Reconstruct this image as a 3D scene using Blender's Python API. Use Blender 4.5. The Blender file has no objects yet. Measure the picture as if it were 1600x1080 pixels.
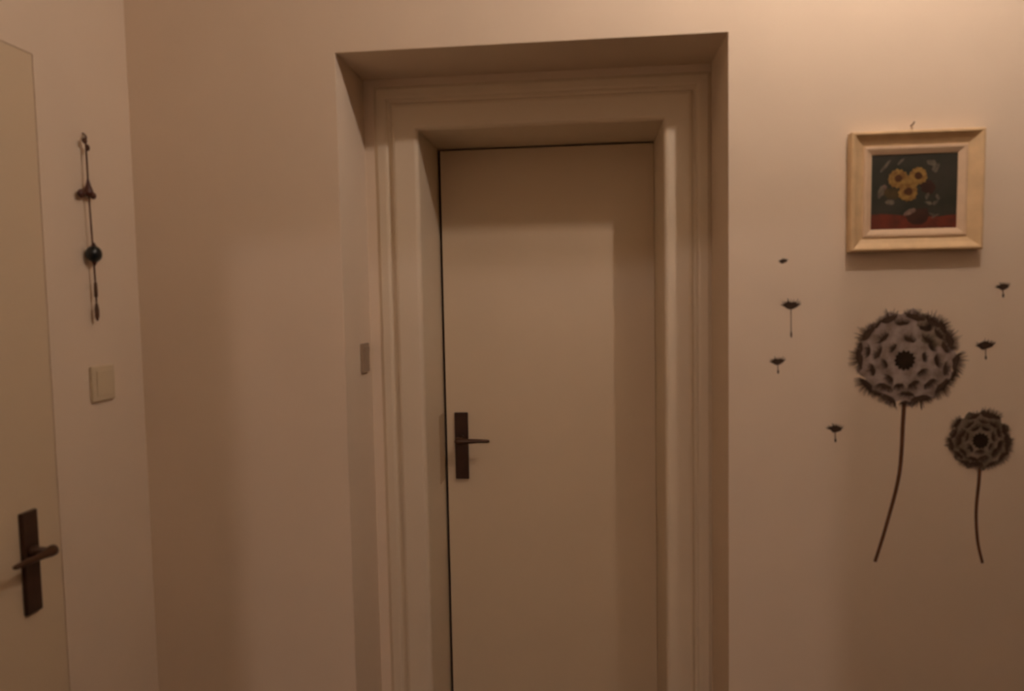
import bpy, bmesh, math, random
from mathutils import Vector, Matrix
PI = math.pi
S = bpy.context.scene
C = S.collection

# ------------------------------------------------------------------ camera
cd = bpy.data.cameras.new('camera')
cam = bpy.data.objects.new('camera', cd); C.objects.link(cam)
cd.sensor_width = 36.0; cd.lens = 25.875
cam.matrix_world = (Matrix.Translation((0, -1.9, 1.5))
                    @ Matrix.Rotation(math.radians(5.6173), 4, 'Z')
                    @ Matrix.Rotation(math.radians(86.3569), 4, 'X')
                    @ Matrix.Rotation(math.radians(-1.1125), 4, 'Z'))
cd.clip_start = 0.02
cd.dof.use_dof = True; cd.dof.focus_distance = 8.0; cd.dof.aperture_fstop = 3.2
S.camera = cam

# ------------------------------------------------------------------ world, lights, exposure
w = bpy.data.worlds.new('world'); S.world = w; w.use_nodes = True
w.node_tree.nodes['Background'].inputs[0].default_value = (1.0, 0.75, 0.55, 1)
w.node_tree.nodes['Background'].inputs[1].default_value = 0.0
S.view_settings.view_transform = 'Standard'; S.view_settings.look = 'None'
S.view_settings.gamma = 1.0; S.view_settings.use_curve_mapping = False
S.view_settings.exposure = 0.0
LAMP_POS = (0.70, -0.74, 2.74)          # the hall's bare bulb
LAMP_COL = (1.0, 0.825, 0.71); LAMP_STR = 1380.0
SPILL_POS = (-0.10, -5.0, 2.37)         # the bulb of the room behind, shining through its doorway
SPILL_COL = (1.0, 0.80, 0.72); SPILL_STR = 520.0

# ------------------------------------------------------------------ materials
def mat(name, col, rough=0.6, noise=0.0, nscale=8.0, bump=0.0, bscale=200.0, metal=0.0, col2=None, spec=0.5):
    m = bpy.data.materials.new(name); m.use_nodes = True
    nt = m.node_tree; b = nt.nodes['Principled BSDF']
    b.inputs['Base Color'].default_value = (*col, 1); b.inputs['Roughness'].default_value = rough
    b.inputs['Metallic'].default_value = metal; b.inputs['Specular IOR Level'].default_value = spec
    tc = nt.nodes.new('ShaderNodeTexCoord')
    if noise > 0 or col2:
        n = nt.nodes.new('ShaderNodeTexNoise'); n.inputs['Scale'].default_value = nscale; n.inputs['Detail'].default_value = 4
        nt.links.new(tc.outputs['Object'], n.inputs['Vector'])
        r = nt.nodes.new('ShaderNodeValToRGB')
        c2 = col2 or tuple(c*(1-noise) for c in col)
        r.color_ramp.elements[0].position = 0.38; r.color_ramp.elements[1].position = 0.62
        r.color_ramp.elements[0].color = (*c2, 1); r.color_ramp.elements[1].color = (*col, 1)
        nt.links.new(n.outputs['Fac'], r.inputs['Fac']); nt.links.new(r.outputs['Color'], b.inputs['Base Color'])
    if bump > 0:
        n2 = nt.nodes.new('ShaderNodeTexNoise'); n2.inputs['Scale'].default_value = bscale
        nt.links.new(tc.outputs['Object'], n2.inputs['Vector'])
        bp = nt.nodes.new('ShaderNodeBump'); bp.inputs['Strength'].default_value = bump; bp.inputs['Distance'].default_value = 0.002
        nt.links.new(n2.outputs['Fac'], bp.inputs['Height']); nt.links.new(bp.outputs['Normal'], b.inputs['Normal'])
    return m
def emit(name, col, s):
    m = bpy.data.materials.new(name); m.use_nodes = True; nt = m.node_tree
    nt.nodes.remove(nt.nodes['Principled BSDF']); e = nt.nodes.new('ShaderNodeEmission')
    e.inputs[0].default_value = (*col, 1); e.inputs[1].default_value = s
    nt.links.new(e.outputs[0], nt.nodes['Material Output'].inputs[0]); return m
M = {
 'wall':    mat('wall_paint', (0.86, 0.715, 0.565), 0.85, 0.03, 3.0, 0.15, 160, spec=0.2),
 'ceiling': mat('ceiling_paint', (0.90, 0.83, 0.72), 0.9, 0.02, 3.0, 0.1, 160),
 'floor':   mat('floor_wood', (0.085, 0.045, 0.028), 0.5, 0.25, 6.0),
 'dark_wood': mat('dark_wood_panelling', (0.10, 0.05, 0.028), 0.5, 0.3, 5.0),
 'gloss':   mat('door_gloss_paint', (0.76, 0.615, 0.435), 0.40, 0.02, 4.0),
 'frame_paint': mat('frame_gloss_paint', (0.81, 0.69, 0.53), 0.38, 0.02, 4.0),
 'bronze':  mat('dark_bronze', (0.060, 0.026, 0.014), 0.42, 0.3, 20, metal=0.3),
 'lever':   mat('bronze_lever', (0.095, 0.045, 0.024), 0.35, 0.2, 20, metal=0.4),
 'gap_shade':    mat('gap_shade_brown', (0.020, 0.010, 0.006), 0.8, 0.2, 30),
 'jamb_brown':  mat('jamb_plate_brown', (0.58, 0.44, 0.29), 0.45, 0.05, 20),
 'plastic': mat('cream_plastic', (0.72, 0.60, 0.42), 0.4, 0.02, 8),
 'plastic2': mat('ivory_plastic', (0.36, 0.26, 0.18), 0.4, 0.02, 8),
 'gold':    mat('cream_gold_wood', (0.82, 0.59, 0.34), 0.45, 0.10, 30),
 'liner':   mat('cream_liner', (0.80, 0.59, 0.40), 0.6, 0.05, 40),
 'canvas':  mat('dark_green_paint', (0.040, 0.036, 0.026), 0.55, 0, 14, 0.4, 300, col2=(0.024, 0.026, 0.016)),
 'red':     mat('red_paint', (0.17, 0.028, 0.012), 0.55, 0, 30, 0.4, 300, col2=(0.10, 0.022, 0.010)),
 'yellow':  mat('ochre_yellow_paint', (0.33, 0.20, 0.05), 0.5, 0, 90, 0.4, 300, col2=(0.20, 0.10, 0.025)),
 'brown':   mat('brown_paint', (0.10, 0.035, 0.010), 0.5, 0.3, 60),
 'olive':   mat('olive_paint', (0.075, 0.050, 0.016), 0.5, 0.3, 60),
 'vase':    mat('dark_brown_paint', (0.050, 0.018, 0.010), 0.5, 0.3, 60),
 'pale':    mat('pale_grey_paint', (0.17, 0.145, 0.105), 0.5, 0.45, 90),
 'pink':    mat('pale_pink_paint', (0.25, 0.16, 0.12), 0.5, 0.35, 90),
 'steel':   mat('nail_steel', (0.25, 0.2, 0.16), 0.4, 0.1, 40, metal=0.7),
 'vinyl':   mat('black_brown_vinyl', (0.085, 0.052, 0.036), 0.7, 0.25, 60, spec=0.2),
 'core':    mat('black_vinyl', (0.030, 0.018, 0.010), 0.7, 0.2, 60, spec=0.2),
 'grey':    mat('grey_vinyl', (0.43, 0.35, 0.32), 0.75, 0, 30, col2=(0.24, 0.185, 0.155), spec=0.2),
 'greyd':   mat('dark_grey_vinyl', (0.30, 0.24, 0.19), 0.75, 0, 40, col2=(0.18, 0.14, 0.10), spec=0.2),
 'stem':    mat('brown_vinyl', (0.17, 0.075, 0.040), 0.7, 0.25, 20, spec=0.2),
 'cord':    mat('brown_cord', (0.11, 0.045, 0.022), 0.8, 0.2, 60),
 'wood':    mat('red_brown_wood_bead', (0.085, 0.022, 0.012), 0.4, 0.2, 60),
 'wood2':   mat('brown_wood_bead', (0.10, 0.045, 0.02), 0.5, 0.2, 60),
 'teal':    mat('dark_teal_glass_bead', (0.010, 0.015, 0.018), 0.3, 0.2, 60),
 'white':   mat('white_enamel', (0.8, 0.78, 0.72), 0.4, 0.02, 8),
}

# ------------------------------------------------------------------ helpers
def obj(name, bm, m, parent=None, smooth=False, bevel=0.0, seg=2):
    bmesh.ops.recalc_face_normals(bm, faces=bm.faces[:])
    me = bpy.data.meshes.new(name); bm.to_mesh(me); bm.free()
    if smooth:
        for p in me.polygons: p.use_smooth = True
    me.materials.append(m)
    o = bpy.data.objects.new(name, me); C.objects.link(o)
    if parent: o.parent = parent
    if bevel > 0:
        md = o.modifiers.new('bevel', 'BEVEL'); md.width = bevel; md.segments = seg; md.limit_method = 'ANGLE'
        md.harden_normals = False
    return o
def tag(o, label, cat=None, group=None, kind=None):
    o['label'] = label
    if cat: o['category'] = cat
    if group: o['group'] = group
    if kind: o['kind'] = kind
    return o
def empty(name, loc, rz=0.0, rx=0.0):
    o = bpy.data.objects.new(name, None); C.objects.link(o); o.empty_display_size = 0.05
    o.location = loc; o.rotation_euler = (rx, 0, rz); return o
def box(bm, x0, x1, y0, y1, z0, z1):
    v = [bm.verts.new((x, y, z)) for x in (x0, x1) for y in (y0, y1) for z in (z0, z1)]
    for f in ((0,1,3,2),(4,6,7,5),(0,4,5,1),(2,3,7,6),(0,2,6,4),(1,5,7,3)): bm.faces.new([v[i] for i in f])
    return bm
def B(*a): return box(bmesh.new(), *a)
def lathe(bm, prof, c=(0,0,0), axis='Z', n=20):
    """prof = [(radius, height)...] turned about an axis through c"""
    rows = []
    for r, h in prof:
        row = []
        for i in range(n):
            a = 2*PI*i/n
            p = (r*math.cos(a), r*math.sin(a), h)
            if axis == 'Y': p = (p[0], p[2], p[1])
            if axis == 'X': p = (p[2], p[0], p[1])
            row.append(bm.verts.new((p[0]+c[0], p[1]+c[1], p[2]+c[2])))
        rows.append(row)
    for a, b in zip(rows, rows[1:]):
        for i in range(n): bm.faces.new((a[i], a[(i+1) % n], b[(i+1) % n], b[i]))
    for row in (rows[0], rows[-1]): bm.faces.new(row)
    return bm
def tube(bm, pts, rad, n=10):
    pts = [Vector(p) for p in pts]
    rad = rad if isinstance(rad, (list, tuple)) else [rad]*len(pts)
    rows = []; up = None
    for i, p in enumerate(pts):
        t = (pts[min(i+1, len(pts)-1)] - pts[max(i-1, 0)]).normalized()
        if up is None: up = t.orthogonal().normalized()
        up = (up - t*up.dot(t)).normalized(); s = t.cross(up)
        rows.append([bm.verts.new(p + (up*math.cos(2*PI*k/n) + s*math.sin(2*PI*k/n))*rad[i]) for k in range(n)])
    for a, b in zip(rows, rows[1:]):
        for k in range(n): bm.faces.new((a[k], a[(k+1) % n], b[(k+1) % n], b[k]))
    bm.faces.new(rows[0]); bm.faces.new(rows[-1])
    return bm
def ball(bm, c, r, sx=1, sy=1, sz=1, u=16, v=10):
    bmesh.ops.create_uvsphere(bm, u_segments=u, v_segments=v, radius=r,
        matrix=Matrix.Translation(c) @ Matrix.Diagonal((sx, sy, sz, 1))); return bm
def plate(bm, poly, y0, y1):
    """poly = [(x, z)...] thin prism from y0 (front) to y1 (back)"""
    a = [bm.verts.new((x, y0, z)) for x, z in poly]; b = [bm.verts.new((x, y1, z)) for x, z in poly]
    bm.faces.new(a); bm.faces.new(b[::-1]); n = len(poly)
    for i in range(n): bm.faces.new((a[i], b[i], b[(i+1) % n], a[(i+1) % n]))
    return bm
def ribbon(pts, wid):
    L, R = [], []
    for i, p in enumerate(pts):
        t = Vector(pts[min(i+1, len(pts)-1)]) - Vector(pts[max(i-1, 0)]); t.normalize()
        nrm = Vector((-t[1], t[0])); ww = wid[i]/2
        L.append((p[0]+nrm[0]*ww, p[1]+nrm[1]*ww)); R.append((p[0]-nrm[0]*ww, p[1]-nrm[1]*ww))
    return L + R[::-1]
def smooth_line(pts, n=6):
    out = []
    P = [Vector(p) for p in pts]
    for i in range(len(P)-1):
        p0 = P[max(i-1, 0)]; p1 = P[i]; p2 = P[i+1]; p3 = P[min(i+2, len(P)-1)]
        for k in range(n):
            t = k/n
            out.append(tuple(0.5*((2*p1) + (p2-p0)*t + (2*p0-5*p1+4*p2-p3)*t*t + (3*p1-p0-3*p2+p3)*t**3)))
    out.append(tuple(P[-1])); return out

# ------------------------------------------------------------------ the room
XL, XR, YR, ZC = -1.205, 2.60, -2.5, 2.90       # left wall, right wall, rear wall, ceiling
NX0, NX1, NZ, ND = -0.634, 0.363, 2.145, 0.245  # recess: sides, soffit height, depth
OX0, OX1, OZ, LY = -0.471, 0.229, 1.991, 0.51   # door opening in the casing, plane of the door leaf
EX = 0.12
bm = bmesh.new()                                 # far wall, with its deep recess
box(bm, XL-EX, NX0, 0, 0.75, 0, ZC); box(bm, NX1, XR+EX, 0, 0.75, 0, ZC); box(bm, NX0, NX1, 0, 0.75, NZ, ZC)
box(bm, NX0, OX0-0.035, ND, 0.75, 0, NZ); box(bm, OX1+0.035, NX1, ND, 0.75, 0, NZ); box(bm, OX0-0.035, OX1+0.035, ND, 0.75, OZ+0.035, NZ)
tag(obj('wall_back', bm, M['wall']), 'warm cream plaster wall with a deep recess around the closed door', 'wall', kind='structure')
DY0, DY1, DZ = -1.18, -0.345, 2.06               # side door in the left wall
bm = bmesh.new()
box(bm, XL-EX, XL, DY1, 0, 0, ZC); box(bm, XL-EX, XL, YR-4.0, DY0, 0, ZC); box(bm, XL-EX, XL, DY0, DY1, DZ, ZC)
tag(obj('wall_left', bm, M['wall']), 'cream side wall carrying the light switch and bead hanging', 'wall', kind='structure')
tag(obj('wall_right', B(XR, XR+EX, YR-4.0, 0, 0, ZC), M['dark_wood']), 'dark brown wooden panelling closing the hall on the right', 'wall', kind='structure')
RX0 = (-0.946+SPILL_POS[0])/2; RX1 = (0.636+SPILL_POS[0])/2
bm = bmesh.new()                                 # wall behind the viewer with an open doorway
box(bm, XL, RX0, YR-0.02, YR, 0, ZC); box(bm, RX1, XR, YR-0.02, YR, 0, ZC); box(bm, RX0, RX1, YR-0.02, YR, 2.022, ZC)
tag(obj('wall_rear', bm, M['wall']), 'cream wall with an open doorway behind the viewer', 'wall', kind='structure')
bm = bmesh.new()  # unseen dark panels added behind the viewer to cut bounce light on lower walls
box(bm, XL, RX0, YR+0.001, YR+0.02, 0, 1.25); box(bm, RX1, XR, YR+0.001, YR+0.02, 0, 1.25)
tag(obj('rear_absorber', bm, M['dark_wood']), 'added unseen dark brown wainscot low on the wall behind the viewer', 'absorber', kind='structure')
tag(obj('wall_far_room', B(XL-EX, XR+EX, YR-4.12, YR-4.0, 0, ZC), M['wall']), 'end wall of the lit room behind the viewer', 'wall', kind='structure')
tag(obj('floor', B(XL-EX, XR+EX, YR-4.12, 0.75, -0.1, 0), M['floor']), 'dark brown wooden hall floor below the picture edge', 'floor', kind='structure')
tag(obj('ceiling', B(XL-EX, XR+EX, YR-4.12, 0.75, ZC, ZC+0.1), M['ceiling']), 'pale ceiling above the hall carrying the bulb', 'ceiling', kind='structure')

# ------------------------------------------------------------------ door casing (mitred moulding round the opening) and jamb lining
trim = empty('trim_1', ((OX0+OX1)/2, ND, 0)); TX, TY = trim.location.x, ND
tag(trim, 'cream painted moulded casing framing the door in the recess', 'door frame', kind='structure')
# profile: distance from the opening edge (outwards), relief in front of the recess wall
def rounded(u0, u1, h, r, n=4):
    out = [(u0 + r*(1-math.cos(a)), h - r*(1-math.sin(a))) for a in [PI/2*k/n for k in range(n+1)]]
    return out
prof = [(0.0, 0.0)] + rounded(0, 0, 0.020, 0.013) + [(0.068, 0.0195), (0.075, 0.017), (0.080, 0.008), (0.084, 0.003), (0.090, 0.003), (0.096, 0.009),
        (0.102, 0.010), (0.122, 0.009), (0.132, 0.001), (0.133, 0.0)]
def casing(name, path):
    """path(u) -> two end points (x, z) of the moulding line at offset u"""
    bm = bmesh.new(); A, Bv = [], []
    for u, h in prof:
        (xa, za), (xb, zb) = path(u)
        A.append(bm.verts.new((xa-TX, -h, za))); Bv.append(bm.verts.new((xb-TX, -h, zb)))
    n = len(prof)
    for i in range(n-1): bm.faces.new((A[i], A[i+1], Bv[i+1], Bv[i]))
    bm.faces.new(A); bm.faces.new(Bv[::-1])
    o = obj(name, bm, M['frame_paint'], trim)
    return o
casing('casing_side', lambda u: ((OX0-u, 0), (OX0-u, OZ+u)))
casing('casing_side', lambda u: ((OX1+u, 0), (OX1+u, OZ+u)))
casing('casing_head', lambda u: ((OX0-u, OZ+u), (OX1+u, OZ+u)))
e = 0.0005
obj('jamb_lining', B(OX0-0.034-TX, OX0-TX, e, LY+0.055-TY, 0, OZ), M['frame_paint'], trim)
obj('jamb_lining', B(OX1-TX, OX1+0.034-TX, e, LY+0.055-TY, 0, OZ), M['frame_paint'], trim)
obj('head_lining', B(OX0-0.034-TX, OX1+0.034-TX, e, LY+0.055-TY, OZ+e, OZ+0.034), M['frame_paint'], trim)
obj('jamb_plate', B(OX0-TX, OX0+0.0012-TX, LY-0.085-TY, LY-0.004-TY, 0.901, 1.125), M['jamb_brown'], trim)  # thin darker brown plate on the latch-side jamb, level with the handle
# near-black strips standing in for the shade inside the gap on the latch side and along the top
obj('gap_shade_strip', B(OX0-TX, OX0+0.011-TX, LY+0.022-TY, LY+0.03-TY, 0, OZ-e), M['gap_shade'], trim)
obj('gap_shade_strip', B(OX0+0.011-TX, OX1-TX, LY+0.02-TY, LY+0.03-TY, OZ-0.006, OZ-e), M['gap_shade'], trim)

# ------------------------------------------------------------------ doors and their handles
def handle(door, x, ztop, lever_dir, out):
    """long plate (with lever) on a door whose face is the local plane y = 0 facing -y; local origin = door base"""
    pl = obj('handle_plate', B(x-0.0225, x+0.0225, -0.010, 0.0, ztop-0.224, ztop), M['bronze'], door, bevel=0.0025)
    tag(pl, 'long dark bronze plate')
    z = ztop-0.088
    bm = bmesh.new()
    lathe(bm, [(0.013, 0.0), (0.013, 0.004), (0.0095, 0.007), (0.009, out-0.006)], (x, -0.010, z), 'Y', 16)
    bmesh.ops.transform(bm, matrix=Matrix.Translation((0, -0.010, 0)) @ Matrix.Diagonal((1, -1, 1, 1)) @ Matrix.Translation((0, 0.010, 0)), verts=bm.verts[:])
    obj('lever_neck', bm, M['bronze'], pl, smooth=True)
    bm = bmesh.new(); s = lever_dir; Y = -0.010-out
    tube(bm, [(x-s*0.0115, Y+0.001, z), (x-s*0.009, Y, z), (x, Y, z), (x+s*0.02, Y-0.001, z), (x+s*0.06, Y, z+0.001), (x+s*0.093, Y+0.002, z), (x+s*0.099, Y+0.003, z)],
         [0.008, 0.0122, 0.0122, 0.0088, 0.0066, 0.0058, 0.0038], 14)
    tag(obj('lever', bm, M['lever'], pl, smooth=True), 'bronze lever')
    return pl
d1 = empty('door_1', ((OX0+OX1)/2, LY, 0)); DX = d1.location.x
tag(d1, 'plain cream flush door closed at the back of the recess', 'door', kind='structure')
obj('door_leaf', B(OX0+0.009-DX, OX1-0.0006-DX, 0, 0.04, 0.006, OZ-0.005), M['gloss'], d1, bevel=0.0015)
handle(d1, -0.4115-DX, 1.125, 1, 0.045)

d2 = empty('door_2', (XL-0.0012, (DY0+DY1)/2, 0), PI/2); HW = (DY1-DY0)/2
tag(d2, 'cream flush door in the side wall at the left edge', 'door', kind='structure')
obj('door_leaf', B(-HW+0.0008, HW-0.0008, 0, 0.04, 0.006, DZ-0.0008), M['gloss'], d2, bevel=0.001)
handle(d2, -0.4455-(DY0+DY1)/2, 1.062, -1, 0.042)

# ------------------------------------------------------------------ light switches
def switch(name, loc, rz, wid, hgt, label, m, cat='switch'):
    o = empty(name, loc, rz); tag(o, label, cat)
    obj('switch_plate', B(-wid/2, wid/2, -0.009, 0, -hgt/2, hgt/2), m, o, bevel=0.003)
    bm = B(-wid*0.33, wid*0.33, -0.013, -0.008, -hgt*0.36, hgt*0.36)
    for v in bm.verts:
        if v.co.z < 0 and v.co.y < -0.01: v.co.y = -0.0105
    obj('rocker', bm, m, o, bevel=0.001)
    return o
switch('light_switch', (XL, -0.176, 1.3095), PI/2, 0.086, 0.088, 'square cream light switch on the wall below the bead hanging', M['plastic'])
switch('wall_switch', (NX0, 0.166, 1.338), PI/2, 0.062, 0.084, 'small brownish switch on the left inner side of the door recess', M['plastic2'])

# ------------------------------------------------------------------ bead hanging on the left wall
XO = 0.016; HY = -0.203
hang = empty('bead_hanging', (XL, HY, 1.915), PI/2)
tag(hang, 'thin brown string of dark beads hanging on the left wall', 'wall hanging')
def hz(z): return z-1.915
bm = bmesh.new(); tube(bm, [(0.010, 0, 0.006), (0.004, -0.010, 0.000), (-0.004, -0.018, -0.006), (-0.006, -0.020, -0.012)], [0.0018, 0.0022, 0.0024, 0.0016], 8)
obj('nail', bm, M['cord'], hang, smooth=True)
bm = bmesh.new(); tube(bm, [(-0.004, -XO, -0.010), (-0.003, -XO, hz(1.86)), (-0.003, -XO, hz(1.78)), (0.0, -XO, hz(1.70)), (0.002, -XO, hz(1.63)), (0.004, -XO, hz(1.56)), (0.004, -XO, hz(1.465))], 0.0021, 8)
obj('string', bm, M['cord'], hang, smooth=True)
bm = bmesh.new(); ball(bm, (-0.007, -XO, hz(1.899)), 0.0062, 1.1, 0.8, 1.2); obj('knot', bm, M['cord'], hang, smooth=True)
bm = bmesh.new(); ball(bm, (0.002, -XO, hz(1.884)), 0.0062, 1.0, 0.8, 1.3); obj('knot', bm, M['cord'], hang, smooth=True)
bm = bmesh.new(); lathe(bm, [(0.0025, 0.028), (0.004, 0.022), (0.006, 0.014), (0.0095, 0.005), (0.0115, -0.004), (0.011, -0.009), (0.006, -0.013), (0.003, -0.0145)], (-0.003, -XO, hz(1.7795)))
tag(obj('bell_bead', bm, M['wood'], hang, smooth=True), 'red brown bell-shaped wooden bead')
for dx, dy, r in ((-0.020, 0.004, 0.0105), (0.019, 0.002, 0.0085)):
    bm = bmesh.new(); ball(bm, (-0.003+dx, -XO+dy, hz(1.771)), r, 1.15, 0.7, 1.0); obj('side_bead', bm, M['wood'], hang, smooth=True)
bm = bmesh.new(); ball(bm, (0.002, -XO-0.002, hz(1.6285)), 0.0208, 1, 0.8, 0.98, 24, 14)
tb = tag(obj('round_bead', bm, M['teal'], hang, smooth=True), 'large round dark teal bead')
for z0, s in ((1.6475, 1), (1.609, -1)):
    bm = bmesh.new(); lathe(bm, [(0.0075, -0.004*s), (0.006, 0.001*s), (0.0035, 0.006*s), (0.002, 0.009*s)], (0.002, -XO-0.002, hz(z0)), n=14)
    obj('bead_cap', bm, M['wood'], hang, smooth=True)
bm = bmesh.new(); lathe(bm, [(0.002, 0.019), (0.0038, 0.016), (0.0043, 0.0), (0.004, -0.016), (0.002, -0.019)], (0.004, -XO, hz(1.541)), n=14)
obj('tube_bead', bm, M['wood2'], hang, smooth=True)
bm = bmesh.new(); lathe(bm, [(0.0018, 0.022), (0.0035, 0.018), (0.0052, 0.004), (0.0048, -0.012), (0.0025, -0.02), (0.001, -0.022)], (0.004, -XO, hz(1.4875)), n=14)
for v in bm.verts: v.co.x = 0.004+(v.co.x-0.004)*1.15
obj('drop_pendant', bm, M['wood2'], hang, smooth=True)

# ------------------------------------------------------------------ framed painting
FW, FH = 0.306, 0.286
pic = empty('framed_painting', (0.7995, -0.001, 1.5975), 0, math.radians(0.9))
tag(pic, 'small framed oil painting of yellow flowers in cream gold frame', 'painting')
def rail(name, pr, m, W, H, side, z0=0.0, off=0.0):
    def P(u, h):
        xl, xr, zb, zt = -W/2+u, W/2-u, z0+u, z0+H-u
        return {'b': ((xl, zb), (xr, zb)), 't': ((xl, zt), (xr, zt)), 'l': ((xl, zb), (xl, zt)), 'r': ((xr, zb), (xr, zt))}[side]
    bm = bmesh.new(); A, Bv = [], []
    for u, h in pr:
        (xa, za), (xb, zb) = P(u, h)
        A.append(bm.verts.new((xa, -h, za))); Bv.append(bm.verts.new((xb, -h, zb)))
    n = len(pr)
    for i in range(n): bm.faces.new((A[i], A[(i+1) % n], Bv[(i+1) % n], Bv[i]))
    bm.faces.new(A); bm.faces.new(Bv[::-1])
    return obj(name, bm, m, pic)
fp = [(0.0, 0.0), (0.0, 0.025), (0.0015, 0.0275), (0.004, 0.029), (0.0075, 0.0285), (0.010, 0.0265), (0.020, 0.018), (0.030, 0.0125), (0.0335, 0.0115), (0.0335, 0.0)]
lp = [(0.0335, 0.0), (0.0335, 0.0135), (0.036, 0.0155), (0.041, 0.0155), (0.050, 0.011), (0.0535, 0.009), (0.0535, 0.0)]
for s in 'btlr': rail('frame_rail', fp, M['gold'], FW, FH, s)
for s in 'btlr': rail('liner_slip', lp, M['liner'], FW, FH, s)
CW, CH = FW-0.107, FH-0.107; CZ0 = 0.0535
cv = obj('canvas', B(-CW/2-0.003, CW/2+0.003, -0.007, -0.001, CZ0-0.003, CZ0+CH+0.003), M['canvas'], pic)
tag(cv, 'painted canvas, dark green ground')
rnd = random.Random(7)
def uv(u, v): return (-CW/2+u*CW, CZ0+(1-v)*CH)
def dab(name, pts, m, d):
    return obj(name, plate(bmesh.new(), [uv(*p) for p in pts], -0.007-d, -0.0065), m, cv)
def blob(u, v, ru, rv, ang=0.0, n=16, j=0.12):
    out = []
    for k in range(n):
        a = 2*PI*k/n; r = 1+rnd.uniform(-j, j)
        x, y = ru*r*math.cos(a), rv*r*math.sin(a)
        out.append((u+x*math.cos(ang)-y*math.sin(ang), v+x*math.sin(ang)+y*math.cos(ang)))
    return out
tbl = [(0, 0.80), (0.12, 0.79), (0.25, 0.80), (0.36, 0.815), (0.5, 0.83), (0.65, 0.835), (0.8, 0.845), (0.9, 0.83), (1, 0.825), (1, 1), (0, 1)]
dab('painted_table', tbl, M['red'], 0.0003)
dab('painted_vase', [(0.44, 0.74), (0.66, 0.73), (0.68, 0.82), (0.66, 0.90), (0.60, 0.945), (0.50, 0.945), (0.44, 0.90), (0.41, 0.83)], M['vase'], 0.0006)
dab('painted_leaf', blob(0.24, 0.52, 0.10, 0.075, 0.4), M['olive'], 0.0005)
dab('painted_leaf', blob(0.66, 0.44, 0.10, 0.08, 0.9), M['vase'], 0.0004)
dab('painted_leaf', blob(0.44, 0.40, 0.10, 0.11, 0.2), M['yellow'], 0.0006)
for u, v, r in ((0.315, 0.325, 0.118), (0.545, 0.295, 0.108), (0.432, 0.505, 0.118)):
    pts = []
    for k in range(26):
        a = 2*PI*k/26; rr = r*((1.02 if k % 2 else 0.90)+rnd.uniform(-.05, .05))
        pts.append((u+rr*math.cos(a), v+rr*1.1*math.sin(a)))
    dab('painted_blossom', pts, M['yellow'], 0.0009)
    dab('blossom_centre', blob(u, v-0.005, 0.046, 0.052), M['brown'], 0.0013)
for u, v, ru, rv, a, m in ((0.16, 0.16, 0.10, 0.018, -0.95, 'pale'), (0.345, 0.095, 0.05, 0.016, -0.85, 'pale'), (0.70, 0.125, 0.055, 0.035, 0.3, 'pale'),
    (0.75, 0.19, 0.035, 0.065, 0.3, 'pale'), (0.115, 0.49, 0.035, 0.085, 0.25, 'pale'), (0.155, 0.43, 0.03, 0.035, 0.25, 'pink'), (0.225, 0.635, 0.055, 0.035, 0.1, 'pale'),
    (0.455, 0.775, 0.075, 0.032, -0.5, 'pink'), (0.72, 0.815, 0.05, 0.012, 0.5, 'pale'), (0.755, 0.835, 0.05, 0.012, -0.5, 'pale')):
    dab('pale_stroke', blob(u, v, ru, rv, a, 14, 0.2), M[m], 0.0008)
for a0 in (-0.2, 0.9, 2.2, 3.6):
    dab('pale_stroke', blob(0.715+0.065*math.cos(a0), 0.60+0.075*math.sin(a0), 0.042, 0.020, a0+1.4, 12, 0.2), M['pale'], 0.0008)
bm = bmesh.new(); tube(bm, [(0.795, 0.002, 1.900), (0.7955, -0.010, 1.9005), (0.797, -0.014, 1.906)], [0.0016, 0.0016, 0.002], 8)
tag(obj('picture_nail', bm, M['steel'], smooth=True), 'tiny bent metal nail above the framed painting', 'nail')

# ------------------------------------------------------------------ dandelion wall stickers
def tuft_mesh(seed, hairs=15, thick=1.0, hair_len=0.46, spread=0.75):
    """seed parachute: dark lens lying along x with hairs fanning towards +z (unit width about 1)"""
    r = random.Random(seed); bm = bmesh.new()
    lens = [(-0.40, 0.03), (-0.28, -0.08), (-0.10, -0.14), (0.12, -0.13), (0.30, -0.07), (0.40, 0.02), (0.26, 0.11), (0.05, 0.15), (-0.22, 0.12)]
    lens = [(x+r.uniform(-.06, .06), (z+r.uniform(-.04, .04))*thick) for x, z in lens]
    plate(bm, lens, -0.0003, 0.0)
    for k in range(hairs):
        t = (k/(hairs-1))*2-1+r.uniform(-.05, .05)
        bx, bz = t*0.36, (0.05-0.05*abs(t))*thick
        a = t*spread+r.uniform(-.12, .12); ln = hair_len*(1-0.3*t*t)*r.uniform(.6, 1.2); wd = 0.026
        dx, dz = math.sin(a), math.cos(a)
        plate(bm, [(bx-dz*wd, bz+dx*wd), (bx+dz*wd, bz-dx*wd), (bx+dx*ln+dz*0.006, bz+dz*ln-dx*0.006), (bx+dx*ln-dz*0.006, bz+dz*ln+dx*0.006)], -0.0003, 0.0)
    bmesh.ops.recalc_face_normals(bm, faces=bm.faces[:])
    me = bpy.data.meshes.new('pappus'); bm.to_mesh(me); bm.free(); me.materials.append(M['vinyl']); return me
TUFTS = [tuft_mesh(s) for s in (1, 2, 3, 4, 5, 6, 7)]
SEEDS = [tuft_mesh(s, 19, 1.6, 0.36, 1.0) for s in (11, 12, 13)]
def put_tuft(parent, x, z, ang, sc, depth, k, squash=1.0, kinds=TUFTS):
    o = bpy.data.objects.new('pappus', kinds[k % len(kinds)]); C.objects.link(o); o.parent = parent
    o.location = (x, -depth, z); o.rotation_euler = (0, ang, 0); o.scale = (sc, 1, sc*squash); return o
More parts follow.
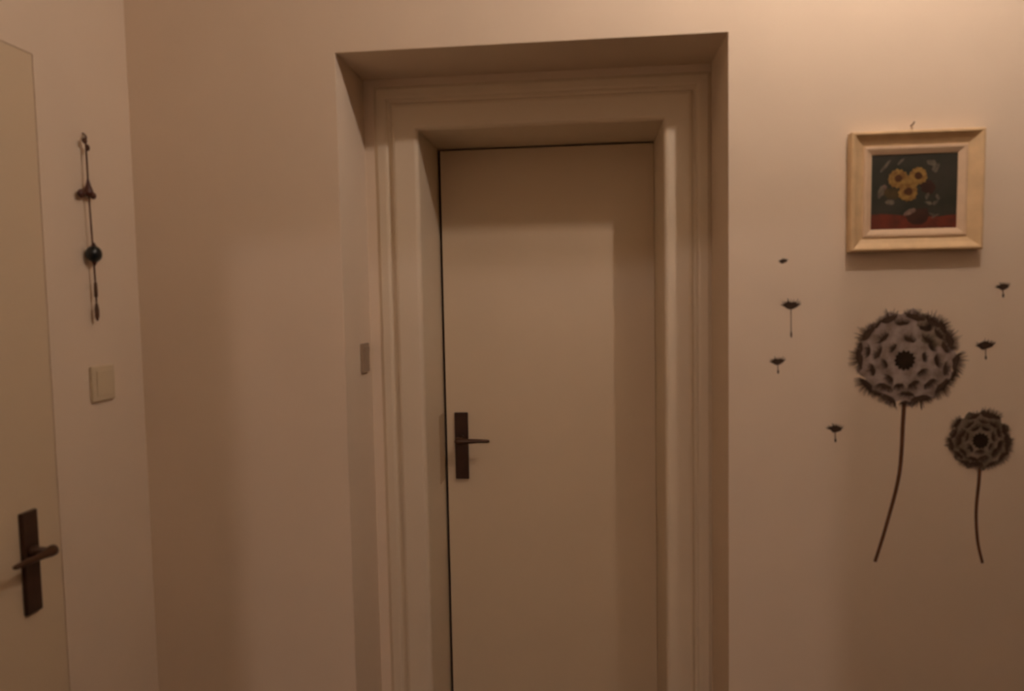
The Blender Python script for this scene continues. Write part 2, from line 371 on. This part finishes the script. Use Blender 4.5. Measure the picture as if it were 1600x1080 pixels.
def scallop(cx, cz, R, n, amp, seed):
    r = random.Random(seed); out = []
    for k in range(n*4):
        a = 2*PI*k/(n*4); rr = R*(1-amp*(0.5-0.5*math.cos(2*PI*k/4)))*(1+r.uniform(-.02, .02))
        out.append((cx+rr*math.cos(a), cz+rr*math.sin(a)))
    return out
def core_poly(R, seed, n=26):
    r = random.Random(seed)
    return [(R*(1.12 if k % 2 else 0.88)*(1+r.uniform(-.06, .06))*math.cos(2*PI*k/n), R*(1.12 if k % 2 else 0.88)*math.sin(2*PI*k/n)) for k in range(n)]

def dandelion(name, label, cx, cz, R, core, coreR, spots, stem, stem_w, backing, patches=()):
    o = empty(name, (cx, 0, cz)); tag(o, label, 'wall sticker', 'dandelion wall stickers')
    sp = smooth_line([(x-cx, z-cz) for x, z in stem]); n = len(sp)
    obj('stem', plate(bmesh.new(), ribbon(sp, [stem_w*(1-0.25*i/(n-1)) for i in range(n)]), -0.0008, 0.0), M['stem'], o)
    obj('fluff_backing', plate(bmesh.new(), scallop(0, 0, R*0.94, 13, 0.12, 3), -0.0011, -0.0), backing, o)
    for px_, pz_, pr_ in patches:
        obj('dark_fluff_patch', plate(bmesh.new(), scallop(px_, pz_, pr_, 7, 0.22, 9), -0.0013, -0.0009), M['greyd'], o)
    rr = random.Random(int(R*1000))
    for k, (x, z, sc) in enumerate(spots):
        ang = math.atan2(x-core[0]*0.3, z-core[1]*0.3)+rr.uniform(-.3, .3)
        put_tuft(o, x, z, ang, sc*rr.uniform(.92, 1.08), 0.0016+0.00001*k, k, rr.uniform(.8, 1.15))
    p = core_poly(coreR, 5)
    obj('seed_core', plate(bmesh.new(), [(core[0]+x, core[1]+z) for x, z in p], -0.0024, 0.0), M['core'], o)
    return o
PXM = 0.00152      # metres of wall per photo pixel here
def zs(X, Y): return ((1320+X/6-1416)*PXM, -(470+Y/6-560)*PXM)
outer = [(410,165,34),(640,145,36),(825,205,34),(215,300,36),(140,545,38),(205,790,36),(415,935,36),(715,935,36),(912,815,36),(1030,590,36),(975,385,32),(905,250,30),(305,215,22),(150,430,24),(1010,710,22),(300,880,20),(560,975,18)]
midr = [(535,205,22),(365,350,26),(322,490,26),(222,470,22),(265,650,24),(380,815,28),(585,885,24),(790,785,26),(930,650,24),(850,575,24),(870,320,28),(925,445,24),(740,260,24),(690,170,20)]
innr = [(600,365,20),(460,445,18),(385,590,18),(425,735,20),(640,790,22),(510,805,18),(715,670,18),(735,535,18),(760,370,22),(800,440,18)]
spots = [(*zs(X, Y), s*PXM) for X, Y, s in outer+midr+innr]
spots = [(x*1.0, z*1.0, s) for x, z, s in spots]
dandelion('dandelion_sticker', 'large dark dandelion wall sticker with long curved stem under the painting', 0.792, 1.335, 0.130, (-0.004, -0.006), 0.0235,
          spots, [(0.7885, 1.225), (0.7865, 1.18), (0.7793, 1.045), (0.7503, 0.9145), (0.7236, 0.8187)], 0.0105, M['grey'], ((0.066, 0.056, 0.036), (0.042, 0.088, 0.022)))
rr = random.Random(4); sm = []
for cnt, rad, s, ph in ((14, 0.066, 0.034, .1), (11, 0.047, 0.030, .4), (7, 0.029, 0.024, .2)):
    for k in range(cnt):
        a = 2*PI*k/cnt+ph+rr.uniform(-.14, .14); q = rad*(1+rr.uniform(-.09, .06))
        sm.append((q*math.cos(a), q*math.sin(a)*0.97, s*rr.uniform(.9, 1.1)))
dandelion('dandelion_sticker', 'small dark dandelion wall sticker at the right edge with short stem', 0.968, 1.129, 0.080, (0.001, -0.001), 0.0185,
          sm, [(0.9695, 1.065), (0.9675, 1.02), (0.9628, 0.949), (0.9680, 0.875), (0.9805, 0.8195)], 0.0085, M['greyd'])

def flying_seed(x, z, wid, stalk, tilt, label):
    o = empty('seed_sticker', (x, 0, z)); tag(o, label, 'wall sticker', 'drifting dandelion seed stickers')
    t = put_tuft(o, 0, 0, tilt, wid*1.2, 0.0006, int(x*100), 0.85, SEEDS)
    if stalk > 0:
        obj('stalk', plate(bmesh.new(), ribbon([(0, -0.003), (0.0005, -stalk*0.5), (0.001, -stalk)], [0.0022]*3), -0.0004, 0.0), M['stem'], o)
        l = 0.017 if stalk > 0.05 else 0.010
        obj('seed', plate(bmesh.new(), ribbon([(0.001, -stalk+l), (0.001, -stalk+l*0.5), (0.0012, -stalk)], [0.0020, 0.0052, 0.0024]), -0.0007, 0.0), M['vinyl'], o)
    return o
flying_seed(0.4964, 1.5795, 0.020, 0.0, -0.15, 'tiny seed sticker, topmost of those beside the door recess')
flying_seed(0.5150, 1.4690, 0.042, 0.080, -0.03, 'largest drifting seed sticker, with a long hanging stalk')
flying_seed(0.4835, 1.3285, 0.034, 0.030, -0.12, 'seed sticker below the long-stalked one beside the recess')
flying_seed(0.6240, 1.1580, 0.034, 0.034, -0.05, 'lowest seed sticker, left of the large dandelion stem')
flying_seed(1.0137, 1.5055, 0.028, 0.026, -0.20, 'seed sticker near the right edge, below and right of the painting')
flying_seed(0.9770, 1.3625, 0.038, 0.034, -0.10, 'seed sticker just right of the large dandelion head')

# ------------------------------------------------------------------ pendant bulbs (above and behind the view)
def bulb(name, pos, col, strength, label, r, tubular=False):
    o = empty(name, pos); tag(o, label, 'lamp')
    bm = bmesh.new()
    if tubular:      # slim upright tubular bulb with an opaque tip: shines sideways more than straight down
        r = 0.030; lathe(bm, [(0.014, -r), (0.014, r)], n=24)
        bt = bmesh.new(); lathe(bt, [(0.002, -r-0.012), (0.009, -r-0.009), (0.0142, -r-0.002), (0.0142, -r+0.0005)], n=24)
        obj('bulb_tip', bt, M['white'], o, smooth=True)
    else: ball(bm, (0, 0, 0), r, 1, 1, 1, 20, 12)
    obj('glass_bulb', bm, emit(name+'_glow', col, strength), o, smooth=not tubular)
    bm = bmesh.new(); lathe(bm, [(0.014, r*0.97), (0.017, r+0.012), (0.018, r+0.05), (0.012, r+0.062), (0.004, r+0.066)]); obj('socket', bm, M['white'], o, smooth=True)
    top = ZC-pos[2]
    bm = bmesh.new(); tube(bm, [(0, 0, r+0.06), (0, 0, top-0.02)], 0.003, 8); obj('cord', bm, M['white'], o, smooth=True)
    bm = bmesh.new(); lathe(bm, [(0.02, top-0.035), (0.045, top-0.02), (0.05, top-0.001)]); obj('ceiling_rose', bm, M['white'], o, smooth=True)
bulb('pendant_lamp', LAMP_POS, LAMP_COL, LAMP_STR, 'bare warm tubular bulb hanging from the hall ceiling above the view', 0.022, True)
bulb('room_lamp', SPILL_POS, SPILL_COL, SPILL_STR, 'bare bulb hanging in the room behind the viewer', 0.05)
